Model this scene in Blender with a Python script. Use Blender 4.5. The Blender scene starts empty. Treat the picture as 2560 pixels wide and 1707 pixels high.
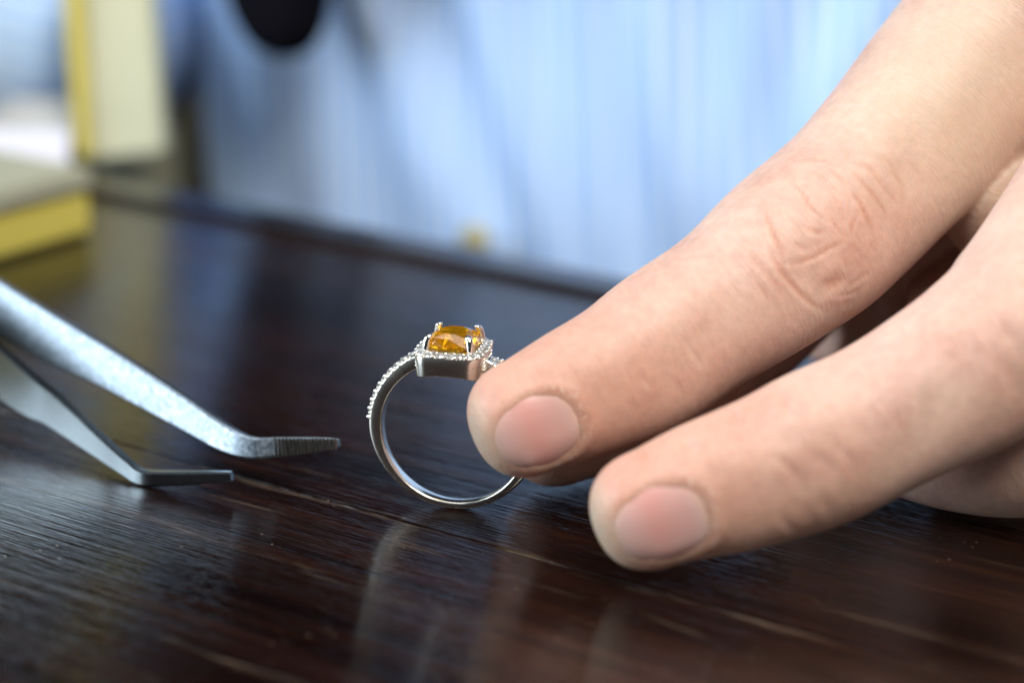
import bpy, bmesh, math, random
import numpy as np
from mathutils import Vector, Matrix, Euler

random.seed(7)
rng = np.random.default_rng(7)
scene = bpy.context.scene
COL = scene.collection
MM = 0.001

# ------------------------------------------------------------------ camera
PITCH = math.radians(17.5)
FPX = 6450.0                                   # focal length in photo pixels (photo is 2560 wide)
FWD = np.array([0, math.cos(PITCH), -math.sin(PITCH)])
UPV = np.array([0, math.sin(PITCH), math.cos(PITCH)])
RGT = np.array([1.0, 0, 0])
CAM = np.array([6.698, -283.017, 109.637])     # millimetres, the ring stands at the origin


def at(px, py, d):
    """point (mm) at depth d behind photo pixel px, py: used to lay out joints and corners"""
    return CAM + (px - 1280) / FPX * d * RGT - (py - 853.5) / FPX * d * UPV + d * FWD


cam_data = bpy.data.cameras.new("camera")
cam_data.sensor_width = 36.0
cam_data.lens = FPX / 2560 * 36.0
cam_data.clip_start = 0.01
cam_data.clip_end = 20
cam_data.dof.use_dof = True
cam_data.dof.focus_distance = 0.2975
cam_data.dof.aperture_fstop = 10.0
cam_data.dof.aperture_blades = 0
camera = bpy.data.objects.new("camera", cam_data)
COL.objects.link(camera)
camera.location = CAM * MM
camera.rotation_euler = (math.pi / 2 - PITCH, 0, 0)
scene.camera = camera

# ------------------------------------------------------------------ world and lamps
world = bpy.data.worlds.new("World")
scene.world = world
world.use_nodes = True
world.node_tree.nodes["Background"].inputs[0].default_value = (0.55, 0.62, 0.75, 1)
world.node_tree.nodes["Background"].inputs[1].default_value = 0.07


def area(name, loc, target, size, power, col, size_y=None):
    d = bpy.data.lights.new(name, 'AREA')
    d.energy = power
    d.color = col
    d.shape = 'RECTANGLE'
    d.size = size
    d.size_y = size_y or size
    o = bpy.data.objects.new(name, d)
    COL.objects.link(o)
    o.location = loc
    o.rotation_euler = (Vector(target) - Vector(loc)).to_track_quat('-Z', 'Y').to_euler()
    return o


area("key_lamp", (0.27, -0.61, 0.92), (0.03, 0.0, 0.03), 0.50, 16.5, (1.0, 0.95, 0.86))
area("overhead_window", (-0.15, 0.05, 1.25), (0, 0.05, 0.0), 0.9, 8.0, (0.86, 0.93, 1.0))
area("side_window", (-1.1, -0.10, 0.36), (-0.03, 0.0, 0.02), 0.8, 17.0, (0.76, 0.89, 1.0))

# ------------------------------------------------------------------ render settings
vs = scene.view_settings
vs.view_transform = 'Standard'
vs.look = 'None'
vs.exposure = 0.0
vs.gamma = 1.0
vs.use_curve_mapping = False
scene.render.engine = 'CYCLES'
cy = scene.cycles
cy.use_denoising = True
cy.max_bounces = 14
cy.transmission_bounces = 12
cy.glossy_bounces = 6
cy.diffuse_bounces = 4
cy.sample_clamp_indirect = 6.0
cy.caustics_refractive = True
cy.caustics_reflective = True
cy.blur_glossy = 0.3

# ------------------------------------------------------------------ helpers


def link(name, me, mat=None, parent=None, smooth=True):
    o = bpy.data.objects.new(name, me)
    COL.objects.link(o)
    if mat:
        if len(me.materials) == 0:
            me.materials.append(mat)
    if smooth is not None:
        me.polygons.foreach_set("use_smooth", [bool(smooth)] * len(me.polygons))
    if parent:
        o.parent = parent
    return o


def sharpen(me, deg=28.0):
    me.set_sharp_from_angle(angle=math.radians(deg))
    return me


def mesh_from(verts, faces, name="mesh"):
    me = bpy.data.meshes.new(name)
    me.from_pydata([tuple(np.asarray(v, float) * MM) for v in verts], [], [tuple(f) for f in faces])
    me.update()
    return me


def fix_normals(me):
    bm = bmesh.new()
    bm.from_mesh(me)
    bmesh.ops.recalc_face_normals(bm, faces=bm.faces)
    bm.to_mesh(me)
    bm.free()
    return me


def empty(name, label=None, cat=None, loc=(0, 0, 0), rotz=0.0, group=None):
    o = bpy.data.objects.new(name, None)
    COL.objects.link(o)
    o.location = Vector(loc) * MM
    o.rotation_euler = (0, 0, rotz)
    o.empty_display_size = 0.005
    tag(o, label, cat, group)
    return o


def tag(o, label=None, cat=None, group=None, kind=None):
    if label:
        o["label"] = label
    if cat:
        o["category"] = cat
    if group:
        o["group"] = group
    if kind:
        o["kind"] = kind
    return o


def loft(rings, close_u=True, cap=True):
    """rings: list of equally long lists of points -> verts, faces"""
    n = len(rings[0])
    verts = [p for r in rings for p in r]
    faces = []
    for i in range(len(rings) - 1):
        for j in range(n if close_u else n - 1):
            a = i * n + j
            b = i * n + (j + 1) % n
            faces.append((a, b, b + n, a + n))
    if cap:
        faces.append(tuple(range(n - 1, -1, -1)))
        faces.append(tuple(range((len(rings) - 1) * n, len(rings) * n)))
    return verts, faces


def box_mesh(lo, hi, bevel=0.0, seg=2):
    bm = bmesh.new()
    bmesh.ops.create_cube(bm, size=1.0)
    lo = np.array(lo, float)
    hi = np.array(hi, float)
    for v in bm.verts:
        v.co = Vector(((np.array(v.co) + 0.5) * (hi - lo) + lo) * MM)
    if bevel:
        bmesh.ops.bevel(bm, geom=bm.edges[:], offset=bevel * MM, segments=seg, affect='EDGES')
    me = bpy.data.meshes.new("box")
    bm.to_mesh(me)
    bm.free()
    return me


def catmull(P, n_per):
    """dense Catmull-Rom through the rows of P (any number of columns)"""
    P = np.asarray(P, float)
    Q = np.vstack([2 * P[0] - P[1], P, 2 * P[-1] - P[-2]])
    out = []
    for i in range(1, len(Q) - 2):
        p0, p1, p2, p3 = Q[i - 1], Q[i], Q[i + 1], Q[i + 2]
        for t in np.linspace(0, 1, n_per, endpoint=False):
            out.append(0.5 * ((2 * p1) + (p2 - p0) * t + (2 * p0 - 5 * p1 + 4 * p2 - p3) * t * t + (3 * p1 - p0 - 3 * p2 + p3) * t ** 3))
    out.append(P[-1])
    return np.array(out)


# ------------------------------------------------------------------ materials
def new_mat(name):
    m = bpy.data.materials.new(name)
    m.use_nodes = True
    nt = m.node_tree
    return m, nt, nt.nodes["Principled BSDF"]


def N(nt, kind, **kw):
    n = nt.nodes.new(kind)
    for k, v in kw.items():
        if k.startswith("i_"):
            n.inputs[k[2:].replace("_", " ")].default_value = v
        else:
            setattr(n, k, v)
    return n


def ramp(nt, stops):
    r = nt.nodes.new("ShaderNodeValToRGB")
    e = r.color_ramp.elements
    e[0].position, e[0].color = stops[0][0], stops[0][1]
    e[1].position, e[1].color = stops[-1][0], stops[-1][1]
    for p, c in stops[1:-1]:
        x = e.new(p)
        x.color = c
    return r


def g(v, a=1):
    return (v, v, v, a)


def mapped(nt, scale, coord="Object", rot=(0, 0, 0)):
    tc = nt.nodes.new("ShaderNodeTexCoord")
    mp = nt.nodes.new("ShaderNodeMapping")
    mp.inputs["Scale"].default_value = scale
    mp.inputs["Rotation"].default_value = rot
    nt.links.new(tc.outputs[coord], mp.inputs[0])
    return mp


def simple(name, col, rough=0.5, metallic=0.0, noise=0.0, nscale=60.0):
    m, nt, b = new_mat(name)
    b.inputs["Base Color"].default_value = (*col, 1)
    b.inputs["Roughness"].default_value = rough
    b.inputs["Metallic"].default_value = metallic
    if noise:
        mp = mapped(nt, (1, 1, 1))
        nz = N(nt, "ShaderNodeTexNoise", i_Scale=nscale, i_Detail=5.0)
        nt.links.new(mp.outputs[0], nz.inputs["Vector"])
        lo = [c * (1 - noise) for c in col]
        hi = [min(1, c * (1 + noise)) for c in col]
        r = ramp(nt, [(0.3, (*lo, 1)), (0.7, (*hi, 1))])
        nt.links.new(nz.outputs[0], r.inputs[0])
        nt.links.new(r.outputs[0], b.inputs["Base Color"])
    return m


def metal_mat(name, col, rough, scratch=0.12, sscale=900.0, streak=(1, 8, 1), blot=0.0, var=0.45):
    m, nt, b = new_mat(name)
    L = nt.links
    b.inputs["Metallic"].default_value = 1.0
    b.inputs["Base Color"].default_value = (*col, 1)
    mp = mapped(nt, streak)
    nz = N(nt, "ShaderNodeTexNoise", i_Scale=sscale, i_Detail=4.0, i_Roughness=0.7)
    L.new(mp.outputs[0], nz.inputs["Vector"])
    mr = N(nt, "ShaderNodeMapRange")
    mr.inputs["From Min"].default_value = 0.3
    mr.inputs["From Max"].default_value = 0.75
    mr.inputs["To Min"].default_value = rough * (1 - 0.7 * var)
    mr.inputs["To Max"].default_value = rough * (1 + 1.3 * var)
    L.new(nz.outputs[0], mr.inputs["Value"])
    L.new(mr.outputs[0], b.inputs["Roughness"])
    bp = N(nt, "ShaderNodeBump")
    bp.inputs["Strength"].default_value = scratch
    bp.inputs["Distance"].default_value = 0.00006
    L.new(nz.outputs[0], bp.inputs["Height"])
    L.new(bp.outputs[0], b.inputs["Normal"])
    if blot:
        nb = N(nt, "ShaderNodeTexNoise", i_Scale=1400.0, i_Detail=6.0, i_Roughness=0.75)
        mp2 = mapped(nt, (1, 1, 1))
        L.new(mp2.outputs[0], nb.inputs["Vector"])
        c1 = [c * (1 - blot) for c in col]
        r = ramp(nt, [(0.36, (*c1, 1)), (0.62, (*col, 1))])
        L.new(nb.outputs[0], r.inputs[0])
        L.new(r.outputs[0], b.inputs["Base Color"])
    return m


def wood_mat():
    m, nt, b = new_mat("dark_oiled_wood")
    L = nt.links
    # long grain (local x runs along the boards)
    mp = mapped(nt, (14, 420, 300))
    n1 = N(nt, "ShaderNodeTexNoise", i_Scale=1.0, i_Detail=7.0, i_Roughness=0.62, i_Distortion=0.6)
    L.new(mp.outputs[0], n1.inputs["Vector"])
    mpb = mapped(nt, (4.5, 42, 40))
    n2 = N(nt, "ShaderNodeTexNoise", i_Scale=1.0, i_Detail=4.0, i_Roughness=0.55, i_Distortion=1.2)
    L.new(mpb.outputs[0], n2.inputs["Vector"])
    mpf = mapped(nt, (90, 2600, 2000))
    n3 = N(nt, "ShaderNodeTexNoise", i_Scale=1.0, i_Detail=3.0, i_Roughness=0.6)
    L.new(mpf.outputs[0], n3.inputs["Vector"])
    r1 = ramp(nt, [(0.30, (0.0032, 0.0017, 0.0014, 1)), (0.52, (0.0095, 0.0038, 0.0025, 1)), (0.74, (0.030, 0.0125, 0.0070, 1))])
    L.new(n1.outputs[0], r1.inputs[0])
    r2 = ramp(nt, [(0.35, (0.45, 0.36, 0.34, 1)), (0.66, (1.25, 1.0, 0.85, 1))])
    L.new(n2.outputs[0], r2.inputs[0])
    mx = N(nt, "ShaderNodeMix", data_type='RGBA', blend_type='MULTIPLY')
    mx.inputs["Factor"].default_value = 1.0
    L.new(r1.outputs[0], mx.inputs["A"])
    L.new(r2.outputs[0], mx.inputs["B"])
    # pale worn streaks along the grain
    mpw = mapped(nt, (7, 170, 100))
    nw = N(nt, "ShaderNodeTexNoise", i_Scale=1.0, i_Detail=5.0, i_Roughness=0.7, i_Distortion=0.4)
    L.new(mpw.outputs[0], nw.inputs["Vector"])
    rw = ramp(nt, [(0.665, g(0)), (0.78, g(0.40))])
    L.new(nw.outputs[0], rw.inputs[0])
    mw = N(nt, "ShaderNodeMix", data_type='RGBA')
    mw.inputs["B"].default_value = (0.06, 0.045, 0.034, 1)
    L.new(rw.outputs[0], mw.inputs["Factor"])
    L.new(mx.outputs["Result"], mw.inputs["A"])
    # patchy pale wear along a few lines of the grain
    tcw = nt.nodes.new("ShaderNodeTexCoord")
    sxyz = nt.nodes.new("ShaderNodeSeparateXYZ")
    L.new(tcw.outputs["Object"], sxyz.inputs[0])
    mpl = mapped(nt, (22, 60, 1))
    nl = N(nt, "ShaderNodeTexNoise", i_Scale=1.0, i_Detail=3.0)
    L.new(mpl.outputs[0], nl.inputs["Vector"])
    wob = N(nt, "ShaderNodeMath", operation='MULTIPLY_ADD')
    wob.inputs[1].default_value = 0.007
    L.new(nl.outputs[0], wob.inputs[0])
    L.new(sxyz.outputs[1], wob.inputs[2])
    mpp = mapped(nt, (60, 900, 1))
    npt = N(nt, "ShaderNodeTexNoise", i_Scale=1.0, i_Detail=5.0, i_Roughness=0.7)
    L.new(mpp.outputs[0], npt.inputs["Vector"])
    rpt = ramp(nt, [(0.50, g(0)), (0.70, g(0.9))])
    L.new(npt.outputs[0], rpt.inputs[0])
    prev = mw.outputs["Result"]
    for yy, wd, kk in ((-0.0870, 0.0008, 0.7), (-0.0932, 0.0012, 1.0), (-0.0995, 0.0006, 0.5), (-0.1105, 0.0010, 0.6), (-0.1330, 0.0012, 0.6), (-0.0640, 0.0009, 0.4)):
        sb = N(nt, "ShaderNodeMath", operation='SUBTRACT')
        sb.inputs[1].default_value = yy
        L.new(wob.outputs[0], sb.inputs[0])
        ab = N(nt, "ShaderNodeMath", operation='ABSOLUTE')
        L.new(sb.outputs[0], ab.inputs[0])
        mr_ = N(nt, "ShaderNodeMapRange")
        mr_.inputs["From Min"].default_value = 0.0
        mr_.inputs["From Max"].default_value = wd
        mr_.inputs["To Min"].default_value = kk
        mr_.inputs["To Max"].default_value = 0.0
        L.new(ab.outputs[0], mr_.inputs["Value"])
        mu = N(nt, "ShaderNodeMath", operation='MULTIPLY')
        L.new(mr_.outputs[0], mu.inputs[0])
        L.new(rpt.outputs[0], mu.inputs[1])
        mq = N(nt, "ShaderNodeMix", data_type='RGBA')
        mq.inputs["B"].default_value = (0.16, 0.115, 0.080, 1)
        L.new(mu.outputs[0], mq.inputs["Factor"])
        L.new(prev, mq.inputs["A"])
        prev = mq.outputs["Result"]
    # dust specks
    mpd = mapped(nt, (900, 1500, 1500))
    vd = N(nt, "ShaderNodeTexVoronoi", i_Scale=0.62)
    L.new(mpd.outputs[0], vd.inputs["Vector"])
    rd = ramp(nt, [(0.0, g(1)), (0.07, g(0.7)), (0.10, g(0))])
    L.new(vd.outputs["Distance"], rd.inputs[0])
    nd = N(nt, "ShaderNodeTexNoise", i_Scale=130.0, i_Detail=2.0)
    mpn = mapped(nt, (1, 1, 1))
    L.new(mpn.outputs[0], nd.inputs["Vector"])
    rn = ramp(nt, [(0.56, g(0)), (0.66, g(1))])
    L.new(nd.outputs[0], rn.inputs[0])
    mm = N(nt, "ShaderNodeMath", operation='MULTIPLY')
    L.new(rd.outputs[0], mm.inputs[0])
    L.new(rn.outputs[0], mm.inputs[1])
    md = N(nt, "ShaderNodeMix", data_type='RGBA')
    md.inputs["B"].default_value = (0.30, 0.22, 0.14, 1)
    L.new(mm.outputs[0], md.inputs["Factor"])
    L.new(prev, md.inputs["A"])
    L.new(md.outputs["Result"], b.inputs["Base Color"])
    # gloss varies with wear
    mr = N(nt, "ShaderNodeMapRange")
    mr.inputs["From Min"].default_value = 0.3
    mr.inputs["From Max"].default_value = 0.7
    mr.inputs["To Min"].default_value = 0.09
    mr.inputs["To Max"].default_value = 0.22
    L.new(n2.outputs[0], mr.inputs["Value"])
    L.new(mr.outputs[0], b.inputs["Roughness"])
    b.inputs["IOR"].default_value = 1.55
    h = N(nt, "ShaderNodeMath", operation='MULTIPLY_ADD')
    h.inputs[1].default_value = 0.9
    L.new(n3.outputs[0], h.inputs[0])
    L.new(n1.outputs[0], h.inputs[2])
    bp = N(nt, "ShaderNodeBump")
    bp.inputs["Strength"].default_value = 0.6
    bp.inputs["Distance"].default_value = 0.00012
    L.new(h.outputs[0], bp.inputs["Height"])
    L.new(bp.outputs[0], b.inputs["Normal"])
    return m


def gem_mat(name, col, ior, rough=0.0, trans=1.0):
    m, nt, b = new_mat(name)
    b.inputs["Base Color"].default_value = (*col, 1)
    b.inputs["Transmission Weight"].default_value = trans
    b.inputs["IOR"].default_value = ior
    b.inputs["Roughness"].default_value = rough
    return m


def skin_mat():
    m, nt, b = new_mat("skin")
    L = nt.links
    ac = N(nt, "ShaderNodeAttribute", attribute_name="tint")
    sep = nt.nodes.new("ShaderNodeSeparateColor")
    L.new(ac.outputs["Color"], sep.inputs[0])
    af = N(nt, "ShaderNodeAttribute", attribute_name="chart")      # along the finger, around it (mm)
    mp = mapped(nt, (1, 1, 1))
    nz = N(nt, "ShaderNodeTexNoise", i_Scale=140.0, i_Detail=6.0, i_Roughness=0.6)
    L.new(mp.outputs[0], nz.inputs["Vector"])
    base = ramp(nt, [(0.28, (0.55, 0.325, 0.26, 1)), (0.5, (0.62, 0.405, 0.33, 1)), (0.72, (0.66, 0.465, 0.38, 1))])
    L.new(nz.outputs[0], base.inputs[0])
    nf = N(nt, "ShaderNodeTexNoise", i_Scale=900.0, i_Detail=3.0)
    L.new(mp.outputs[0], nf.inputs["Vector"])
    fr = ramp(nt, [(0.3, g(0.92)), (0.7, g(1.07))])
    L.new(nf.outputs[0], fr.inputs[0])
    m0 = N(nt, "ShaderNodeMix", data_type='RGBA', blend_type='MULTIPLY')
    m0.inputs["Factor"].default_value = 1.0
    L.new(base.outputs[0], m0.inputs["A"])
    L.new(fr.outputs[0], m0.inputs["B"])
    m1 = N(nt, "ShaderNodeMix", data_type='RGBA')
    m1.inputs["B"].default_value = (0.54, 0.225, 0.135, 1)
    L.new(sep.outputs[0], m1.inputs["Factor"])
    L.new(m0.outputs["Result"], m1.inputs["A"])
    m2 = N(nt, "ShaderNodeMix", data_type='RGBA')
    m2.inputs["B"].default_value = (0.57, 0.45, 0.32, 1)
    L.new(sep.outputs[1], m2.inputs["Factor"])
    L.new(m1.outputs["Result"], m2.inputs["A"])
    nd = N(nt, "ShaderNodeTexNoise", i_Scale=1700.0, i_Detail=4.0, i_Roughness=0.7)
    L.new(mp.outputs[0], nd.inputs["Vector"])
    rd = ramp(nt, [(0.55, g(0)), (0.66, g(0.7))])
    L.new(nd.outputs[0], rd.inputs[0])
    mdry = N(nt, "ShaderNodeMath", operation='MULTIPLY')
    L.new(rd.outputs[0], mdry.inputs[0])
    L.new(sep.outputs[2], mdry.inputs[1])
    m3 = N(nt, "ShaderNodeMix", data_type='RGBA')
    m3.inputs["B"].default_value = (0.80, 0.70, 0.60, 1)
    L.new(mdry.outputs[0], m3.inputs["Factor"])
    L.new(m2.outputs["Result"], m3.inputs["A"])
    L.new(m3.outputs["Result"], b.inputs["Base Color"])
    b.inputs["Subsurface Weight"].default_value = 0.55
    b.inputs["Subsurface Radius"].default_value = (1.0, 0.36, 0.18)
    b.inputs["Subsurface Scale"].default_value = 0.0026
    b.inputs["Roughness"].default_value = 0.47
    b.inputs["Specular IOR Level"].default_value = 0.42
    # relief: fine lattice lines across the finger + cell texture
    sx = N(nt, "ShaderNodeMapping")
    sx.inputs["Scale"].default_value = (1.9, 0.42, 1)
    L.new(af.outputs["Vector"], sx.inputs[0])
    na = N(nt, "ShaderNodeTexNoise", i_Scale=1.0, i_Detail=4.0, i_Roughness=0.6, i_Distortion=0.5)
    L.new(sx.outputs[0], na.inputs["Vector"])
    vo = N(nt, "ShaderNodeTexVoronoi", feature='DISTANCE_TO_EDGE', i_Scale=2300.0)
    L.new(mp.outputs[0], vo.inputs["Vector"])
    vr = ramp(nt, [(0.0, g(0)), (0.12, g(1))])
    L.new(vo.outputs["Distance"], vr.inputs[0])
    h1 = N(nt, "ShaderNodeMath", operation='MULTIPLY_ADD')
    h1.inputs[1].default_value = 0.07
    L.new(vr.outputs[0], h1.inputs[0])
    L.new(na.outputs[0], h1.inputs[2])
    bp = N(nt, "ShaderNodeBump")
    bp.inputs["Strength"].default_value = 0.75
    bp.inputs["Distance"].default_value = 0.00018
    L.new(h1.outputs[0], bp.inputs["Height"])
    L.new(bp.outputs[0], b.inputs["Normal"])
    return m


def nail_mat():
    m, nt, b = new_mat("nail")
    L = nt.links
    at_ = N(nt, "ShaderNodeAttribute", attribute_name="nail_uv")
    sp = nt.nodes.new("ShaderNodeSeparateXYZ")
    L.new(at_.outputs["Vector"], sp.inputs[0])
    r = ramp(nt, [(0.0, (0.70, 0.50, 0.40, 1)), (0.08, (0.62, 0.39, 0.345, 1)), (0.45, (0.64, 0.31, 0.275, 1)), (0.80, (0.63, 0.36, 0.325, 1)), (0.93, (0.65, 0.43, 0.385, 1)), (0.985, (0.74, 0.60, 0.52, 1))])
    L.new(sp.outputs[0], r.inputs[0])
    # towards its border the thin plate takes on the tone of the skin under it
    rad = nt.nodes.new("ShaderNodeVectorMath")
    rad.operation = 'DISTANCE'
    cmb = nt.nodes.new("ShaderNodeCombineXYZ")
    sc2 = N(nt, "ShaderNodeMath", operation='MULTIPLY_ADD')
    sc2.inputs[1].default_value = 2.08
    sc2.inputs[2].default_value = -1.04
    L.new(sp.outputs[0], sc2.inputs[0])
    L.new(sc2.outputs[0], cmb.inputs[0])
    L.new(sp.outputs[1], cmb.inputs[1])
    L.new(cmb.outputs[0], rad.inputs[0])
    rb = ramp(nt, [(0.80, g(0)), (1.0, g(0.85))])
    L.new(rad.outputs["Value"], rb.inputs[0])
    mb = N(nt, "ShaderNodeMix", data_type='RGBA')
    mb.inputs["B"].default_value = (0.62, 0.36, 0.27, 1)
    L.new(rb.outputs[0], mb.inputs["Factor"])
    L.new(r.outputs[0], mb.inputs["A"])
    L.new(mb.outputs["Result"], b.inputs["Base Color"])
    mp = N(nt, "ShaderNodeMapping")
    mp.inputs["Scale"].default_value = (1.2, 26, 1)
    L.new(at_.outputs["Vector"], mp.inputs[0])
    nz = N(nt, "ShaderNodeTexNoise", i_Scale=1.0, i_Detail=3.0)
    L.new(mp.outputs[0], nz.inputs["Vector"])
    bp = N(nt, "ShaderNodeBump")
    bp.inputs["Strength"].default_value = 0.25
    bp.inputs["Distance"].default_value = 0.0001
    L.new(nz.outputs[0], bp.inputs["Height"])
    L.new(bp.outputs[0], b.inputs["Normal"])
    b.inputs["Roughness"].default_value = 0.30
    b.inputs["Coat Weight"].default_value = 0.7
    b.inputs["Coat Roughness"].default_value = 0.16
    b.inputs["Subsurface Weight"].default_value = 0.3
    b.inputs["Subsurface Radius"].default_value = (1.0, 0.4, 0.3)
    b.inputs["Subsurface Scale"].default_value = 0.0012
    return m


def shirt_mat():
    m, nt, b = new_mat("striped_cotton")
    L = nt.links
    at_ = N(nt, "ShaderNodeAttribute", attribute_name="cloth_uv")
    sp = nt.nodes.new("ShaderNodeSeparateXYZ")
    L.new(at_.outputs["Vector"], sp.inputs[0])

    def stripe(period, duty, soft=0.06):
        d = N(nt, "ShaderNodeMath", operation='DIVIDE')
        d.inputs[1].default_value = period
        L.new(sp.outputs[0], d.inputs[0])
        f = N(nt, "ShaderNodeMath", operation='FRACT')
        L.new(d.outputs[0], f.inputs[0])
        rr = ramp(nt, [(0.0, g(0)), (soft, g(1)), (duty, g(1)), (duty + soft, g(0))])
        L.new(f.outputs[0], rr.inputs[0])
        return rr
    s1 = stripe(4.3, 0.32)
    s2 = stripe(12.9, 0.10, 0.03)
    m1 = N(nt, "ShaderNodeMix", data_type='RGBA')
    m1.inputs["A"].default_value = (0.42, 0.62, 1.0, 1)
    m1.inputs["B"].default_value = (0.66, 0.79, 1.0, 1)
    L.new(s1.outputs[0], m1.inputs["Factor"])
    m2 = N(nt, "ShaderNodeMix", data_type='RGBA')
    m2.inputs["B"].default_value = (0.58, 0.72, 0.94, 1)
    L.new(s2.outputs[0], m2.inputs["Factor"])
    L.new(m1.outputs["Result"], m2.inputs["A"])
    L.new(m2.outputs["Result"], b.inputs["Base Color"])
    b.inputs["Roughness"].default_value = 0.85
    b.inputs["Specular IOR Level"].default_value = 0.2
    b.inputs["Sheen Weight"].default_value = 0.2
    return m


M = {
    "wood": wood_mat(),
    "silver": metal_mat("polished_silver", (0.88, 0.85, 0.78), 0.12, 0.10, 1500.0, (1, 6, 1)),
    "band_silver": metal_mat("fine_scratched_silver", (0.88, 0.84, 0.75), 0.25, 0.0, 300.0, (1, 1, 1), var=0.12),
    "steel": metal_mat("brushed_steel", (0.30, 0.345, 0.39), 0.36, 0.30, 1600.0, (1, 1, 1), blot=0.42),
    "steel_smooth": metal_mat("smooth_steel", (0.30, 0.34, 0.36), 0.20, 0.0, 700.0, (1, 1, 1), var=0.12),
    "tarnish": metal_mat("worn_steel", (0.20, 0.18, 0.16), 0.40, 0.5, 1800.0, (1, 1, 1), blot=0.5),
    "citrine": gem_mat("orange_gemstone", (1.0, 0.53, 0.014), 1.64, 0.0, 0.88),
    "diamond": gem_mat("clear_stone", (0.97, 0.98, 1.0), 2.2, 0.0, 0.85),
    "skin": skin_mat(),
    "nail": nail_mat(),
    "shirt": shirt_mat(),
    "dark_cloth": simple("dark_cloth", (0.004, 0.0035, 0.006), 0.95, 0, 0.3),
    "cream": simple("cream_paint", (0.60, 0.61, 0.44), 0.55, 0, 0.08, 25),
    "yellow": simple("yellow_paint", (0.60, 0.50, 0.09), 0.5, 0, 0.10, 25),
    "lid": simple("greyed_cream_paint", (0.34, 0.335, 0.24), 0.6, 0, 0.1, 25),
    "paper": simple("white_paper", (0.62, 0.62, 0.70), 0.8),
    "blue_panel": simple("pale_blue_panel", (0.42, 0.62, 0.76), 0.35, 0, 0.1, 20),
    "grey_panel": simple("grey_panel", (0.46, 0.47, 0.48), 0.6),
    "khaki": simple("khaki_ledge", (0.20, 0.19, 0.12), 0.7, 0, 0.1),
    "brown_wall": simple("dark_brown_wall", (0.035, 0.028, 0.014), 0.9, 0, 0.2, 8),
    "button": simple("yellowed_button", (0.42, 0.38, 0.22), 0.5),
}

M["dark_cloth"].node_tree.nodes["Principled BSDF"].inputs["Specular IOR Level"].default_value = 0.05

# ------------------------------------------------------------------ table (boards run along its far edge, turned from the lens)
TANG = math.radians(-36.0)
TU = np.array([math.cos(TANG), math.sin(TANG), 0])     # along the far edge, to the right
TV = np.array([math.sin(TANG), -math.cos(TANG), 0])    # from the far edge towards the camera
EDGE0 = np.array([0.0, 110.4, 0.0])


def tpt(u, v, z=0.0):
    return EDGE0 + TU * u + TV * v + np.array([0, 0, z])


table = empty("table", None, None, EDGE0, TANG)
tag(table, kind="structure")
table["label"] = "dark brown wooden table top with worn glossy boards"


def board(v0, v1, zt, thick, name="plank", bevel=0.5):
    # local y runs away from the camera, so v (towards the camera) is -y
    me = box_mesh((-420, -v1, zt - thick), (420, -v0, zt), bevel, 3)
    return link(name, me, M["wood"], table, smooth=False)


board(-1.0, 9.0, 1.2, 26, "edge_strip", 1.6)
vv = 9.25
for k, w in enumerate((87.0, 92.0, 88.0, 94.0, 90.0)):
    o = board(vv, vv + w, 0.0, 22, bevel=0.3)
    vv += w + 0.12

# ------------------------------------------------------------------ ring
RYAW = math.radians(-13.0)
ring = empty("ring", "silver ring with square orange gemstone and clear stone halo, standing on the table", "ring", (0, 0, 0), RYAW)
RC = 9.52        # height of the ring's centre
RI = 8.6        # inner radius


def rp(theta, rad, y):
    """ring-local point: theta measured from straight down, clockwise to the left side"""
    return np.array([-math.sin(theta) * rad, y, RC - math.cos(theta) * rad])


def sm(a, b, x):
    t = np.clip((x - a) / float(b - a), 0, 1)
    return t * t * (3 - 2 * t)


def band_dims(th):
    a = abs(math.degrees(th))                  # 0 bottom .. 180 top
    t = 0.92 + 0.70 * sm(25, 110, a)
    hw = 0.85 + 0.30 * sm(20, 130, a)
    return t, hw


rings = []
for k in range(161):
    th = math.radians(-156 + 312 * k / 160)
    t, hw = band_dims(th)
    ro = RI + t
    prof = []
    e = 0.22
    for (r, y) in ((RI, -hw + e), (RI, hw - e), (RI + e * .5, hw), (ro - e * 1.6, hw), (ro - e * .5, hw - e * .6), (ro, hw - e * 2), (ro, -hw + e * 2), (ro - e * .5, -hw + e * .6), (ro - e * 1.6, -hw), (RI + e * .5, -hw)):
        prof.append(rp(th, r, y))
    rings.append(prof)
v, f = loft(rings)
me = fix_normals(mesh_from(v, f))
band = link("band", me, M["band_silver"], ring)
me.materials.append(M["silver"])
for i in range(160):
    me.polygons[i * 10].material_index = 1
band.modifiers.new("bevel", 'BEVEL').width = 0.08 * MM
band.modifiers["bevel"].segments = 2


def rsq(half, rad, n=6, sag=0.0):
    """rounded square outline, slightly bulged sides"""
    pts = []
    for q in range(4):
        cx, cy_ = [(1, -1), (1, 1), (-1, 1), (-1, -1)][q]
        a0 = [-90, 0, 90, 180][q]
        for i in range(n + 1):
            a = math.radians(a0 + 90 * i / n)
            pts.append([cx * (half - rad) + rad * math.cos(a), cy_ * (half - rad) + rad * math.sin(a)])
        # side points between this corner and the next
        nx = [(1, 1), (-1, 1), (-1, -1), (1, -1)][q]
        a1 = math.radians(a0 + 90)
        p0 = np.array([cx * (half - rad) + rad * math.cos(a1), cy_ * (half - rad) + rad * math.sin(a1)])
        p1 = np.array([nx[0] * (half - rad) + rad * math.cos(a1), nx[1] * (half - rad) + rad * math.sin(a1)])
        nrm = np.array([math.cos(a1), math.sin(a1)])
        for i in range(1, 8):
            t = i / 8
            pts.append(list(p0 + (p1 - p0) * t + nrm * sag * math.sin(math.pi * t)))
    return np.array(pts)


HT = RC + 10.25        # top plane of the halo
HH = 4.05


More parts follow.
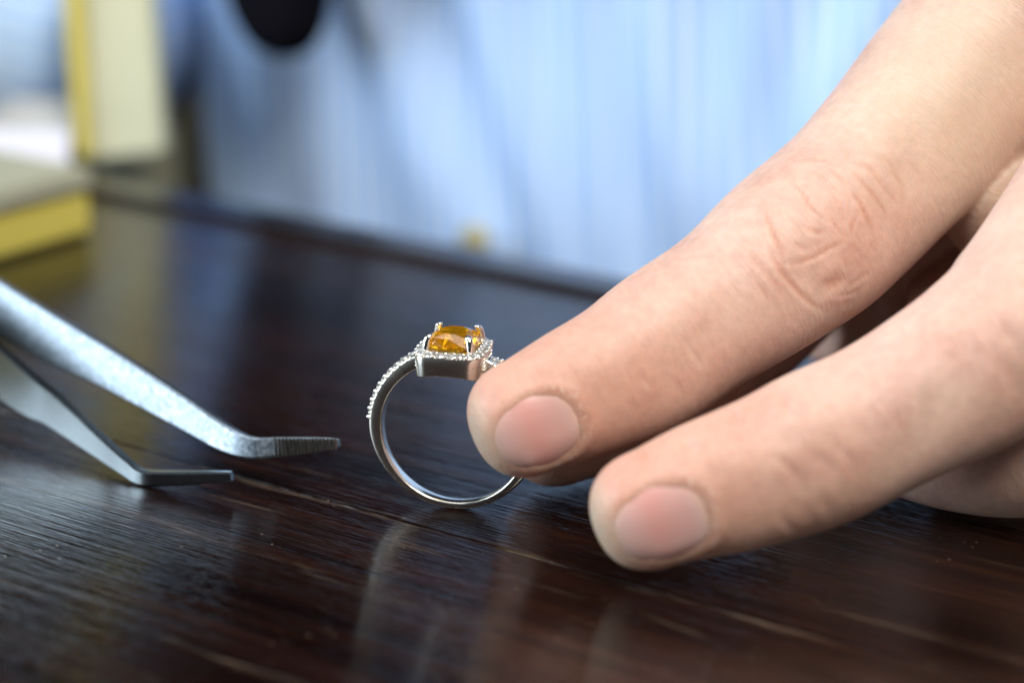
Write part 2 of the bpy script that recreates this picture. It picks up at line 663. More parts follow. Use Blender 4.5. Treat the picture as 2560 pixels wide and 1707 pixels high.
def head_bottom(x, y):
    # lower rim follows the finger hole on the front and back sides
    return RC + 7.75 - 0.60 * min(1.0, (abs(x) / 3.9)) ** 2


hr = []
for (half, rad, dz, mode) in ((3.68, 1.5, 0, 'b'), (3.80, 1.55, 0.14, 'b'), (3.92, 1.6, -1.2, 't'), (HH - 0.06, 1.65, -0.5, 't'), (HH - 0.22, 1.6, -0.02, 't'), (2.85, 0.9, 0.02, 't'), (2.6, 0.9, -0.4, 't'), (2.5, 0.8, 0.25, 'b'), (2.6, 0.8, 0.0, 'b')):
    o2 = rsq(half, rad, 6, 0.12)
    hr.append([np.array([p[0], p[1], (HT + dz) if mode == 't' else head_bottom(p[0], p[1]) + dz]) for p in o2])
hr.append(hr[0])
v, f = loft(hr, cap=False)
me = mesh_from(v, f)
bm = bmesh.new()
bm.from_mesh(me)
bmesh.ops.remove_doubles(bm, verts=bm.verts, dist=1e-7)
bmesh.ops.recalc_face_normals(bm, faces=bm.faces)
bm.to_mesh(me)
bm.free()
head = link("setting", me, M["band_silver"], ring)
head.modifiers.new("bevel", 'BEVEL').width = 0.07 * MM
head.modifiers["bevel"].segments = 2
head.modifiers["bevel"].limit_method = 'ANGLE'
head.modifiers["bevel"].angle_limit = 0.6


# the cushion-cut centre stone
def cushion(half, k, n, phase=0.0, p=3.2):
    pts = []
    for i in range(n):
        a = 2 * math.pi * (i + phase) / n
        c, s = math.cos(a), math.sin(a)
        r = half / (abs(c) ** p + abs(s) ** p) ** (1 / p)
        pts.append([r * c * k, r * s * k])
    return pts


GZ = RC + 10.95
gv, gf = [], []
lay = [("table", 0.56, 8, 0.5, 1.30), ("star", 0.80, 8, 0.0, 0.88), ("gt", 1.0, 16, 0.5, 0.10), ("gb", 1.0, 16, 0.5, -0.12), ("pm", 0.66, 8, 0.5, -1.15), ("pl", 0.36, 8, 0.0, -1.95)]
idx = {}
for nm, k, n, ph, z in lay:
    idx[nm] = list(range(len(gv), len(gv) + n))
    gv += [[x, y, GZ + z] for x, y in cushion(3.02, k, n, ph)]
cul = len(gv)
gv.append([0, 0, GZ - 2.55])
T, S, GT, GB, PM, PL = (idx[x] for x in ("table", "star", "gt", "gb", "pm", "pl"))
gf.append(tuple(T))
for i in range(8):
    j = (i + 1) % 8
    a0, a1 = GT[(2 * i) % 16], GT[(2 * i + 1) % 16]
    am = GT[(2 * i - 1) % 16]
    gf.append((T[i - 1], T[i], S[i]))                       # star facet (S[i] sits between T[i-1] and T[i])
    gf.append((S[i], T[i], S[j]))
    gf.append((S[i], a0, am))
    gf.append((S[i], S[j], a1, a0))
    pm = PM[i]
    gf.append((pm, PM[j], GB[(2 * i + 2) % 16]))
    gf.append((pm, GB[(2 * i + 2) % 16], GB[(2 * i + 1) % 16]))
    gf.append((pm, GB[(2 * i + 1) % 16], GB[(2 * i) % 16]))
    gf.append((PL[j], PM[j], pm))
    gf.append((PL[i], PL[j], pm))
    gf.append((cul, PL[j], PL[i]))
for i in range(16):
    j = (i + 1) % 16
    gf.append((GT[i], GT[j], GB[j], GB[i]))
me = fix_normals(mesh_from(gv, gf))
gem = link("gemstone", me, M["citrine"], ring, smooth=False)
gem["label"] = "faceted square orange centre stone"


# claws
def claw_mesh(sx, sy):
    prof = []
    steps = [(0.0, 3.05, 0.50), (1.0, 3.05, 0.47), (1.75, 2.92, 0.45), (2.15, 2.76, 0.46), (2.32, 2.66, 0.42), (2.44, 2.58, 0.28), (2.48, 2.54, 0.06)]
    z0 = HT - 0.35
    rr = []
    for dz, c, r in steps:
        rr.append([np.array([sx * c + r * math.cos(a), sy * c + r * math.sin(a), z0 + dz]) for a in np.linspace(0, 2 * math.pi, 14, endpoint=False)])
    v, f = loft(rr)
    return fix_normals(mesh_from(v, f))


for sx in (-1, 1):
    for sy in (-1, 1):
        link("claw", claw_mesh(sx * 0.86, sy * 0.86), M["silver"], ring)


# small brilliant stones, one mesh shared
def brilliant(r):
    vv_, ff = [], []
    for k, z, ph, n in ((0.55, 0.30, 0.5, 8), (1.0, 0.02, 0.0, 8), (1.0, -0.05, 0.0, 8)):
        vv_ += [[r * k * math.cos(2 * math.pi * (i + ph) / n), r * k * math.sin(2 * math.pi * (i + ph) / n), r * z * 1.2] for i in range(n)]
    vv_.append([0, 0, -0.85 * r])
    ff.append(tuple(range(8)))
    for i in range(8):
        j = (i + 1) % 8
        ff += [(i, 8 + i, 8 + j), (i, 8 + j, j), (8 + i, 16 + i, 16 + j, 8 + j), (16 + i, 24, 16 + j)]
    return fix_normals(mesh_from(vv_, ff))


stone_me = brilliant(0.60)
bead_pts = []


def place_stone(p, nrm, spin):
    o = link("accent_stone", stone_me, M["diamond"], ring, smooth=False)
    q = Vector(nrm).to_track_quat('Z', 'Y') @ Euler((0, 0, spin)).to_quaternion()
    o.location = Vector(p) * MM
    o.rotation_mode = 'QUATERNION'
    o.rotation_quaternion = q
    return o


# halo
hal = rsq(3.52, 1.35, 6, 0.12)
seg = np.linalg.norm(np.roll(hal, -1, 0) - hal, axis=1)
cum = np.concatenate([[0], np.cumsum(seg)])


def along(d):
    d %= cum[-1]
    i = int(np.searchsorted(cum, d, side='right') - 1)
    t = (d - cum[i]) / seg[i]
    return hal[i] + (hal[(i + 1) % len(hal)] - hal[i]) * t


NH = 22
for i in range(NH):
    p = along((i + 0.5) * cum[-1] / NH)
    place_stone((p[0], p[1], HT + 0.03), (0.34 * p[0] / 3.5, 0.34 * p[1] / 3.5, 1), random.random())
    q = along(i * cum[-1] / NH)
    l = np.linalg.norm(q)
    for off in (-0.5, 0.46):
        c = q * (1 + off / l)
        bead_pts.append((np.array([c[0], c[1], HT + (0.08 if off < 0 else -0.05)]), 0.23))
# fine beading along the outer rim and the inner rim of the halo
for i in range(64):
    q = rsq(3.94, 1.65, 6, 0.12)
    k = i / 64 * len(q)
    a, b_ = q[int(k) % len(q)], q[(int(k) + 1) % len(q)]
    c = a + (b_ - a) * (k % 1)
    bead_pts.append((np.array([c[0], c[1], HT - 0.20]), 0.11 + 0.05 * random.random()))
# grooved wall where each shoulder meets the head
for s in (-1, 1):
    for y in np.linspace(-1.9, 1.9, 9):
        for z in (0.35, 0.75, 1.15, 1.55, 1.95):
            bead_pts.append((np.array([s * 4.0, y, HT - z]), 0.15))
# shoulders
for s in (-1, 1):
    for k in range(9):
        ang = math.radians(97 + 57.0 * (k + 0.5) / 9) * s
        t, hw = band_dims(ang)
        rad = RI + t + 0.04
        p = rp(ang, rad, 0)
        nrm = (p - np.array([0, 0, RC])) / rad
        place_stone(p, (nrm[0], 0, nrm[2]), random.random())
        ang2 = math.radians(97 + 57.0 * k / 9) * s
        t2, hw2 = band_dims(ang2)
        for y in (-1, 1):
            bead_pts.append((rp(ang2, RI + t2 + 0.04, y * (hw2 - 0.24)), 0.25))
            bead_pts.append((rp(ang2, RI + t2 - 0.16, y * (hw2 - 0.06)), 0.17))
            ang3 = math.radians(97 + 57.0 * (k + .5) / 9) * s
            bead_pts.append((rp(ang3, RI + t2 - 0.05, y * (hw2 - 0.10)), 0.15))
bm = bmesh.new()
for p, r in bead_pts:
    bmesh.ops.create_icosphere(bm, subdivisions=2, radius=r * MM, matrix=Matrix.Translation(Vector(p) * MM))
me = bpy.data.meshes.new("beads")
bm.to_mesh(me)
bm.free()
o = link("bead_setting", me, M["silver"], ring)
tag(o, kind="stuff")

# ------------------------------------------------------------------ tweezers
tw0 = at(-700, 420, 345)
tweezers = empty("tweezers", "steel angled tweezers with open arms and a serrated tip beside the ring", "tweezers", (0, 0, 0))


def cam_dir(x, y, z):
    v_ = x * RGT + y * UPV + z * FWD
    return v_ / np.linalg.norm(v_)


def arm(stations, nrm, thick, mat, nd=8):
    """stations: (px, py, depth, half width mm); flat strip whose visible face looks along nrm"""
    P = np.array([np.append(at(a, b, c), w) for a, b, c, w in stations])
    D = catmull(P, nd)
    rr = []
    for i in range(len(D)):
        a = D[max(i - 1, 0), :3]
        b = D[min(i + 1, len(D) - 1), :3]
        t = (b - a) / np.linalg.norm(b - a)
        n = nrm - t * np.dot(nrm, t)
        n /= np.linalg.norm(n)
        w = np.cross(n, t)
        hw = D[i, 3]
        th = thick * min(1.0, 0.35 + hw / 2.0)
        e = min(0.25, hw * .3)
        c = D[i, :3]
        prof = [(-hw + e, 0), (hw - e, 0), (hw, -e), (hw, -th + e), (hw - e, -th), (-hw + e, -th), (-hw, -th + e), (-hw, -e)]
        rr.append([c + w * x + n * y for x, y in prof])
    v, f = loft(rr)
    return fix_normals(mesh_from(v, f)), D


nf = cam_dir(-0.60, 0.03, -0.80)
me, DF = arm([(-900, 235, 380, 4.90), (-450, 500, 357, 4.30), (0, 772, 335, 3.43), (250, 908, 323, 2.56), (450, 1026, 315, 1.95), (550, 1087, 310.5, 1.64), (618, 1113, 308.5, 1.33), (690, 1111, 307.6, 1.15), (770, 1106, 306.8, 0.93), (825, 1102, 306.2, 0.67), (846, 1100, 306, 0.46)], nf, 1.5, M["steel"])
far_arm = link("arm", me, M["steel"], tweezers)
sharpen(me)
far_arm["label"] = "far arm with serrated inner tip"
# serrations: cross ridges on the visible inner face of the tip
bm = bmesh.new()
A = at(688, 1113, 307.2)
B = at(838, 1103.5, 305.8)
t = (B - A) / np.linalg.norm(B - A)
n = nf - t * np.dot(nf, t)
n /= np.linalg.norm(n)
w = np.cross(n, t)
for k in range(17):
    s = k / 16
    c = A + (B - A) * s
    hw = 1.15 - 0.52 * s
    pts = [c + w * x + t * y + n * z for x in (-hw, hw) for y, z in ((-0.17, -0.1), (0.0, 0.26), (0.17, -0.1))]
    vs_ = [bm.verts.new(Vector(p) * MM) for p in pts]
    for q in ((0, 1, 4, 3), (1, 2, 5, 4), (0, 2, 1), (3, 4, 5), (0, 3, 5, 2)):
        bm.faces.new([vs_[i] for i in q])
bmesh.ops.recalc_face_normals(bm, faces=bm.faces)
me = bpy.data.meshes.new("serration")
bm.to_mesh(me)
bm.free()
o = link("serration", me, M["tarnish"], far_arm, smooth=False)
tag(o, kind="stuff")
nn = cam_dir(-0.38, -0.26, -0.88)
me, DN = arm([(-900, 160, 375, 4.97), (-450, 560, 351, 4.47), (0, 934, 326, 3.12), (120, 1018, 320, 2.29), (230, 1104, 315, 1.56), (305, 1162, 311, 1.15), (352, 1190, 309, 0.99), (440, 1192, 307.5, 0.89), (520, 1189, 306, 0.74), (576, 1186, 305, 0.55)], nn, 1.4, M["steel_smooth"])
near_arm = link("arm", me, M["steel_smooth"], tweezers)
sharpen(me)
near_arm["label"] = "near arm with smooth grey outer face"
zmin = min(v.co.z for v in near_arm.data.vertices)
tweezers.location.z = -(zmin - 0.00004)          # the near arm rests on the boards
# where the two arms join, beyond the left of the picture
j0, j1 = DF[0, :3], DN[0, :3]
mid = (j0 + j1) / 2
ax = (DF[0, :3] - DF[8, :3])
ax /= np.linalg.norm(ax)
rr = []
for d, k in ((-6, 1.0), (10, 0.8), (26, 0.5), (34, 0.35)):
    c = mid + ax * d
    hx = (j0 - j1) / 2 * k * 1.15
    hy = np.cross(ax, hx / np.linalg.norm(hx)) * 5.2
    rr.append([c + hx * a + hy * b for a, b in ((1, .8), (.8, 1), (-.8, 1), (-1, .8), (-1, -.8), (-.8, -1), (.8, -1), (1, -.8))])
v, f = loft(rr)
link("joint", fix_normals(mesh_from(v, f)), M["steel_smooth"], tweezers)

# ------------------------------------------------------------------ person: left hand and blue shirt
person = empty("person", "person in a blue striped shirt holding the ring between index finger and thumb", "person", tpt(40, -120, 0))
person_inv = Matrix.Translation(-person.location)


def child(o, parent=person):
    o.parent = parent
    o.matrix_parent_inverse = person_inv.copy() if parent == person else Matrix.Identity(4)
    return o


def nrm_(v):
    return v / np.linalg.norm(v)


class Finger:
    def __init__(self, st, dorsal, cap, p=2.35, nper=14):
        """st rows: px, py, depth, half width, half thickness; from the tip's cap centre back to the knuckle"""
        rows = np.array([np.concatenate([at(a, b, c), [w, h]]) for a, b, c, w, h in st])
        D = catmull(rows, nper)
        P, W, H = D[:, :3], D[:, 3], D[:, 4]
        T = np.gradient(P, axis=0)
        T /= np.linalg.norm(T, axis=1)[:, None]
        # the rounded tip
        x = cap * np.sin(np.linspace(math.pi / 2, 0, 15))[:-1]
        k = (1 - (x / cap) ** p).clip(0, 1) ** (1 / p)
        k[0] = 0.03
        P = np.vstack([P[0] - T[0] * x[:, None], P])
        W = np.concatenate([W[0] * k, W])
        H = np.concatenate([H[0] * k, H])
        T = np.vstack([np.repeat(T[:1], len(x), 0), T])
        dv = dorsal / np.linalg.norm(dorsal)
        Dn = dv - T * (T @ dv)[:, None]
        Dn /= np.linalg.norm(Dn, axis=1)[:, None]
        self.P, self.T, self.D, self.W, self.H = P, T, Dn, W, H
        self.L = np.cross(T, Dn)
        self.s = np.concatenate([[0], np.cumsum(np.linalg.norm(np.diff(P, axis=0), axis=1))])
        self.cap = cap

    def rings(self, n=44):
        out = []
        ang = np.linspace(0, 2 * math.pi, n, endpoint=False)
        c, s = np.cos(ang), np.sin(ang)
        e = 2 / 2.25
        cs = np.sign(c) * np.abs(c) ** e
        ss = np.sign(s) * np.abs(s) ** e
        for i in range(len(self.P)):
            out.append([self.P[i] + self.D[i] * self.H[i] * cs[j] + self.L[i] * self.W[i] * ss[j] for j in range(n)])
        return out

    def quad(self, s0, hl):
        """smooth width and thickness profile along a nail"""
        x = np.linspace(s0 - hl, s0 + hl, 24)
        self.qw = np.polyfit(x, np.interp(x, self.s, self.W), 3)
        self.qh = np.polyfit(x, np.interp(x, self.s, self.H), 3)

    def surf(self, s, phi, off=0.0, q=False):
        """point on the dorsal surface: s from the tip, phi from the dorsal line"""
        f = lambda A: np.array([np.interp(s, self.s, A[:, k]) for k in range(3)])
        P, D, L = f(self.P), nrm_(f(self.D)), nrm_(f(self.L))
        w, h = np.interp(s, self.s, self.W), np.interp(s, self.s, self.H)
        if q:
            w, h = np.polyval(self.qw, s), np.polyval(self.qh, s)
        e = 2 / 2.25
        c, sn = math.cos(phi), math.sin(phi)
        return P + D * ((h + off) * np.sign(c) * abs(c) ** e) + L * ((w + off) * np.sign(sn) * abs(sn) ** e)

    def chart(self, V):
        """s (mm from the tip), t (mm around from the dorsal line), q (distance in radii), c (cos from dorsal)"""
        step = 3
        Pi, Ti = self.P[::step], self.T[::step]
        Vf, Pf = V.astype(np.float32), Pi.astype(np.float32)
        p2 = (Pf ** 2).sum(1)
        bi = np.zeros(len(V), int)
        for k0 in range(0, len(V), 100000):
            bi[k0:k0 + 100000] = (p2[None, :] - 2 * Vf[k0:k0 + 100000] @ Pf.T).argmin(1)
        d = V - Pi[bi]
        ds = (d * Ti[bi]).sum(1)
        s = self.s[::step][bi] + np.clip(ds, -6, 6)
        x = (d * self.L[::step][bi]).sum(1)
        y = (d * self.D[::step][bi]).sum(1)
        phi = np.arctan2(x, y)
        w, h = self.W[::step][bi], self.H[::step][bi]
        q = np.sqrt((x / np.maximum(w, 3)) ** 2 + (y / np.maximum(h, 3)) ** 2 + ((ds - np.clip(ds, -4, 4)) / 6) ** 2)
        return s, phi * (np.maximum(w, 4) + np.maximum(h, 4)) / 2, q, np.cos(phi)


DORS = cam_dir(0.17, -0.20, -0.96)
DORS_M = cam_dir(0.16, -0.24, -0.95)
index_f = Finger([
    (1320, 1040, 289.5, 6.75, 5.4), (1440, 985, 290.5, 7.6, 6.3), (1575, 920, 292.5, 8.2, 7.0), (1708, 832, 295.0, 8.75, 7.5),
    (1850, 733, 298.0, 9.4, 8.4), (1995, 618, 301.0, 10.05, 9.4), (2080, 550, 302.5, 10.2, 9.4), (2167, 473, 304.0, 10.4, 9.2), (2310, 312, 308.0, 11.2, 9.8), (2470, 140, 312.0, 12.4, 11.5),
    (2600, 0, 314.0, 13.0, 12.5), (2780, -80, 316, 10, 9.5), (2900, -110, 317, 6, 6)], DORS, 6.7)
middle_f = Finger([
    (1637, 1268, 278.5, 6.6, 5.5), (1745, 1228, 278.5, 7.3, 6.3), (1855, 1193, 279.0, 7.8, 6.9), (2035, 1125, 280.0, 8.3, 7.3),
    (2265, 1010, 281.5, 8.9, 8.0), (2460, 893, 282.5, 9.6, 9.0), (2580, 800, 283.5, 10.3, 9.8), (2690, 640, 287.0, 10.5, 9.8), (2810, 480, 292.0, 11.3, 10.5), (2920, 350, 297.0, 11.8, 11.3), (3050, 260, 301, 9, 9), (3150, 220, 303, 6, 6)], DORS_M, 7.0)
ring_f = Finger([
    (2095, 1045, 309.0, 6.4, 5.8), (2230, 1065, 304.0, 7.6, 6.9), (2400, 1092, 299.0, 8.6, 8.0), (2600, 1080, 294.5, 9.4, 9.0),
    (2790, 990, 293.0, 10.0, 9.4), (2900, 800, 295.0, 10.2, 9.6), (3010, 580, 301.0, 12.0, 11.5)], cam_dir(0.3, -0.3, -0.9), 6.4)
small_f = Finger([
    (2480, 1130, 322.0, 6.0, 5.4), (2640, 1130, 316.0, 7.2, 6.6), (2800, 1100, 312.0, 7.8, 7.4), (2960, 1000, 310.0, 8.4, 8.2), (3060, 820, 313.0, 10.5, 10.0)], cam_dir(0.4, -0.3, -0.85), 6.0)
thumb_f = Finger([
    (1408, 1046, 306.5, 8.0, 6.6), (1512, 1003, 309.0, 9.0, 7.4), (1640, 940, 312.5, 9.5, 8.0), (1815, 815, 319.0, 9.8, 8.6), (1925, 710, 323.5, 9.9, 8.9),
    (2045, 590, 327.0, 9.8, 9.2), (2230, 400, 332.0, 10.4, 10.2), (2500, 200, 334.0, 13.0, 12.5), (2850, 20, 332.0, 15.0, 14.0), (3250, -40, 326, 15, 14)], cam_dir(-0.3, 0.5, 0.8), 8.0)
WR = at(3900, 20, 312)
tubes = [f_.rings() for f_ in (index_f, middle_f, ring_f, small_f, thumb_f)]


def tube(pts, n=36):
    """free tube through (point, radius) rows"""
    D = catmull(np.array([np.append(p, r) for p, r in pts]), 10)
    T = np.gradient(D[:, :3], axis=0)
    T /= np.linalg.norm(T, axis=1)[:, None]
    ref = np.array([0.1, 0.2, 1.0])
    out = []
    for i in range(len(D)):
        a = nrm_(np.cross(T[i], ref))
        b = np.cross(T[i], a)
        out.append([D[i, :3] + D[i, 3] * (a * math.cos(x) + b * math.sin(x)) for x in np.linspace(0, 2 * math.pi, n, endpoint=False)])
    return out


off = lambda x, y, z: x * RGT + y * UPV + z * FWD
tubes.append(tube([(index_f.P[-38], 11), (at(2950, -60, 314), 13), (at(3400, -40, 312), 14), (WR + off(0, 10, 4), 16)]))
tubes.append(tube([(middle_f.P[-40], 10), (middle_f.P[-28], 12.5), (at(3080, 290, 300), 13.5), (at(3300, 210, 304), 13.5), (at(3550, 110, 306), 14), (WR + off(0, 4, -4), 16)]))
tubes.append(tube([(ring_f.P[-3], 12), (at(3350, 420, 306), 13), (at(3600, 200, 308), 14), (WR + off(0, -5, -2), 16)]))
tubes.append(tube([(small_f.P[-3], 10.5), (at(3350, 640, 316), 13), (at(3600, 320, 314), 14), (WR + off(0, -10, 2), 15)]))
tubes.append(tube([(at(2700, 120, 318), 10), (at(3050, 300, 318), 17), (at(3500, 200, 318), 17), (WR, 17)]))
tubes.append(tube([(at(2005, 760, 338), 8), (at(2110, 710, 341), 12), (at(2300, 600, 341), 15), (at(2550, 480, 336), 18), (at(2900, 380, 328), 20)]))
tubes.append(tube([(at(2330, 860, 330), 9), (at(2500, 820, 326), 12), (at(2700, 760, 322), 13), (at(2950, 700, 318), 13)]))
tubes.append(tube([(at(2060, 590, 316), 7.5), (at(2200, 450, 320), 10), (at(2380, 300, 322), 12), (at(2700, 100, 322), 14)]))
# web between index and middle finger, and the heel of the palm
tubes.append(tube([(at(2440, 400, 316), 8.0), (at(2540, 520, 312), 8.5), (at(2640, 600, 306), 8.5), (at(2760, 640, 303), 8)]))
tubes.append(tube([(at(2840, 640, 300), 9), (at(2960, 760, 304), 10), (at(3060, 860, 312), 9)]))
tubes.append(tube([(WR + off(-6, 0, 0), 18), (WR + off(25, 4, 12), 19), (WR + off(60, 6, 40), 22), (WR + off(100, 0, 75), 26)]))
vv_, ff_ = [], []
for r in tubes:
    v, f = loft(r)
    b0 = len(vv_)
    vv_ += v
    ff_ += [tuple(i + b0 for i in q) for q in f]
tmp = bpy.data.meshes.new("hand_raw")
tmp.from_pydata([tuple(p) for p in vv_], [], ff_)      # still in millimetres
fix_normals(tmp)
ho = bpy.data.objects.new("hand_raw", tmp)
COL.objects.link(ho)
md = ho.modifiers.new("r", 'REMESH')
md.mode = 'VOXEL'
md.voxel_size = 0.38
md = ho.modifiers.new("s", 'SMOOTH')
md.factor = 0.5
md.iterations = 16
dg = bpy.context.evaluated_depsgraph_get()
hand_me = bpy.data.meshes.new_from_object(ho.evaluated_get(dg))
bpy.data.objects.remove(ho)
hand_me.name = "hand"
nv = len(hand_me.vertices)
V = np.empty(nv * 3)
hand_me.vertices.foreach_get("co", V)
V = V.reshape(-1, 3)
NR = np.empty(nv * 3)
hand_me.vertices.foreach_get("normal", NR)
NR = NR.reshape(-1, 3)
fingers = [index_f, middle_f, ring_f, small_f, thumb_f]
ch = [f_.chart(V) for f_ in fingers]
Q = np.array([c[2] for c in ch])
own = Q.argmin(0)
S_ = np.choose(own, [c[0] for c in ch])
T_ = np.choose(own, [c[1] for c in ch])
CD = np.choose(own, [c[3] for c in ch])
disp = np.zeros(nv)
red = np.zeros(nv)
yel = np.zeros(nv)
dry = np.zeros(nv)


def gauss(x, w_):
    return np.exp(-(x / w_) ** 2)


def polydist(x, y, pts, with_pos=False):
    """distance of chart points to a polyline (and how far along it, 0..1)"""
    best = np.full(len(x), 1e9)
    pos = np.zeros(len(x))
    n_ = len(pts) - 1
    for k_, ((ax_, ay), (bx, by)) in enumerate(zip(pts[:-1], pts[1:])):
        dx, dy = bx - ax_, by - ay
        L2 = dx * dx + dy * dy + 1e-9
        t_ = np.clip(((x - ax_) * dx + (y - ay) * dy) / L2, 0, 1)
        d_ = np.hypot(x - ax_ - t_ * dx, y - ay - t_ * dy)
        m_ = d_ < best
        best[m_] = d_[m_]
        pos[m_] = (k_ + t_[m_]) / n_
    return (best, pos) if with_pos else best


CREASE_K = 0.62


def crease(fi, pts, depth, width, tint=0.5):
    m = np.where((own == fi) & (CD > -0.4))[0]
    P_ = catmull(np.array(pts, float), 5)
    x = S_[m]
    m = m[(x > P_[:, 0].min() - 4) & (x < P_[:, 0].max() + 4)]
    d_, pos = polydist(S_[m], T_[m], P_, True)
    fade = np.sin(np.pi * np.clip(pos, 0.04, 0.96)) ** 0.7
    width = width * (0.85 if fi == 0 else 1.15)
    dep = depth * (CREASE_K if fi == 0 else 0.38) * fade
    disp[m] += -dep * gauss(d_, width) + dep * 0.5 * gauss(d_ - 2.2 * width, 1.3 * width)
    red[m] = np.maximum(red[m], (0.8 if fi == 0 else 0.5) * tint * fade * gauss(d_, 1.0 * width + 0.1))


# nails: where each sits on its finger, in chart millimetres
NAILS = [(0, 6.15, 0.75, 4.7, 4.45), (1, 6.9, 0.2, 4.95, 4.55)]


def nail_rho(s, t, s0, t0, hl, hw):
    x = (s - s0) / hl
    y = (t - t0) / (hw * (1 - 0.16 * np.clip(-x, 0, 1)))
    ex = np.where(x > 0, 2.7, 2.7)
    return (np.abs(x) ** ex + np.abs(y) ** ex) ** (1 / ex)


for fi, s0, t0, hl, hw in NAILS:
    m = np.where((own == fi) & (S_ < 20) & (CD > 0))[0]
    rho = nail_rho(S_[m], T_[m], s0, t0, hl, hw)
    d_ = (rho - 1) * hw                                  # mm outside the border
    prox = np.clip((S_[m] - s0) / hl, 0, 1)
    side = np.clip(1 - (s0 - S_[m]) / hl * 0.6, 0.45, 1)
    fold = 0.20 * gauss(d_ - 0.75, 0.75) * side * (1 + 0.35 * prox)
    bed = -0.42 * (1 - sm(-1.0, -0.15, d_))
    disp[m] += fold + bed
    red[m] = np.maximum(red[m], 0.55 * gauss(d_, 0.5))
    red[m] = np.maximum(red[m], 0.20 * gauss(d_ - 2.5, 2.5) * prox)
    dry[m] = np.maximum(dry[m], gauss(d_ - 0.5, 0.55) * np.clip(0.15 + prox + 0.6 * (T_[m] > 2.5), 0, 1))
    tipz = np.clip((s0 - hl + 1.2 - S_[m]) / 2.5, 0, 1)
    yel[m] = np.maximum(yel[m], 0.75 * tipz)

# broad colouring of the fingers: redder over joints and finger ends
for fi, joints in ((0, ((23.0, 5.0, 0.22), (46.5, 8.0, 0.20))), (1, ((25.0, 6.0, 0.28), (48.0, 8.0, 0.18)))):
    m = own == fi
    for s0, w_, k in joints:
        red[m] = np.maximum(red[m], k * gauss(S_[m] - s0, w_) * np.clip(CD[m] + 0.2, 0, 1))
    red[m] = np.maximum(red[m], 0.44 * sm(40, 8, S_[m]))
    yel[m] = np.maximum(yel[m], 0.5 * sm(48, 66, S_[m]) * sm(100, 74, S_[m]) * np.clip(CD[m] + .2, 0, 1))
red[own == 4] = np.maximum(red[own == 4], 0.35 * sm(60, 10, S_[own == 4]))

# knuckle pad of the index finger and gentle swellings
m = own == 0
disp[m] += 0.55 * gauss(S_[m] - 47, 6.5) * np.clip(CD[m], 0, 1) - 0.35 * gauss(S_[m] - 60, 7) * np.clip(CD[m], 0, 1)
m = own == 1
disp[m] += 0.45 * gauss(S_[m] - 26, 4.5) * np.clip(CD[m], 0, 1)
low = 0.10 * np.sin(S_ * 0.21 + 1.9 * np.sin(T_ * 0.17 + own) + own) * np.cos(T_ * 0.23 + 1.3 * own) + 0.05 * np.sin(S_ * 0.43 + T_ * 0.31 + 2.5 * np.sin(T_ * 0.2) + 2 * own)
disp += low * np.clip((S_ - 12) / 8, 0, 1)
m = own == 0
disp[m] += 0.45 * gauss(S_[m] - 23, 5) * (1 - np.abs(CD[m])) - 0.45 * gauss(S_[m] - 33, 6) * (1 - np.abs(CD[m]))
m = own == 1
disp[m] += 0.4 * gauss(S_[m] - 25, 5) * (1 - np.abs(CD[m])) - 0.4 * gauss(S_[m] - 36, 6) * (1 - np.abs(CD[m]))
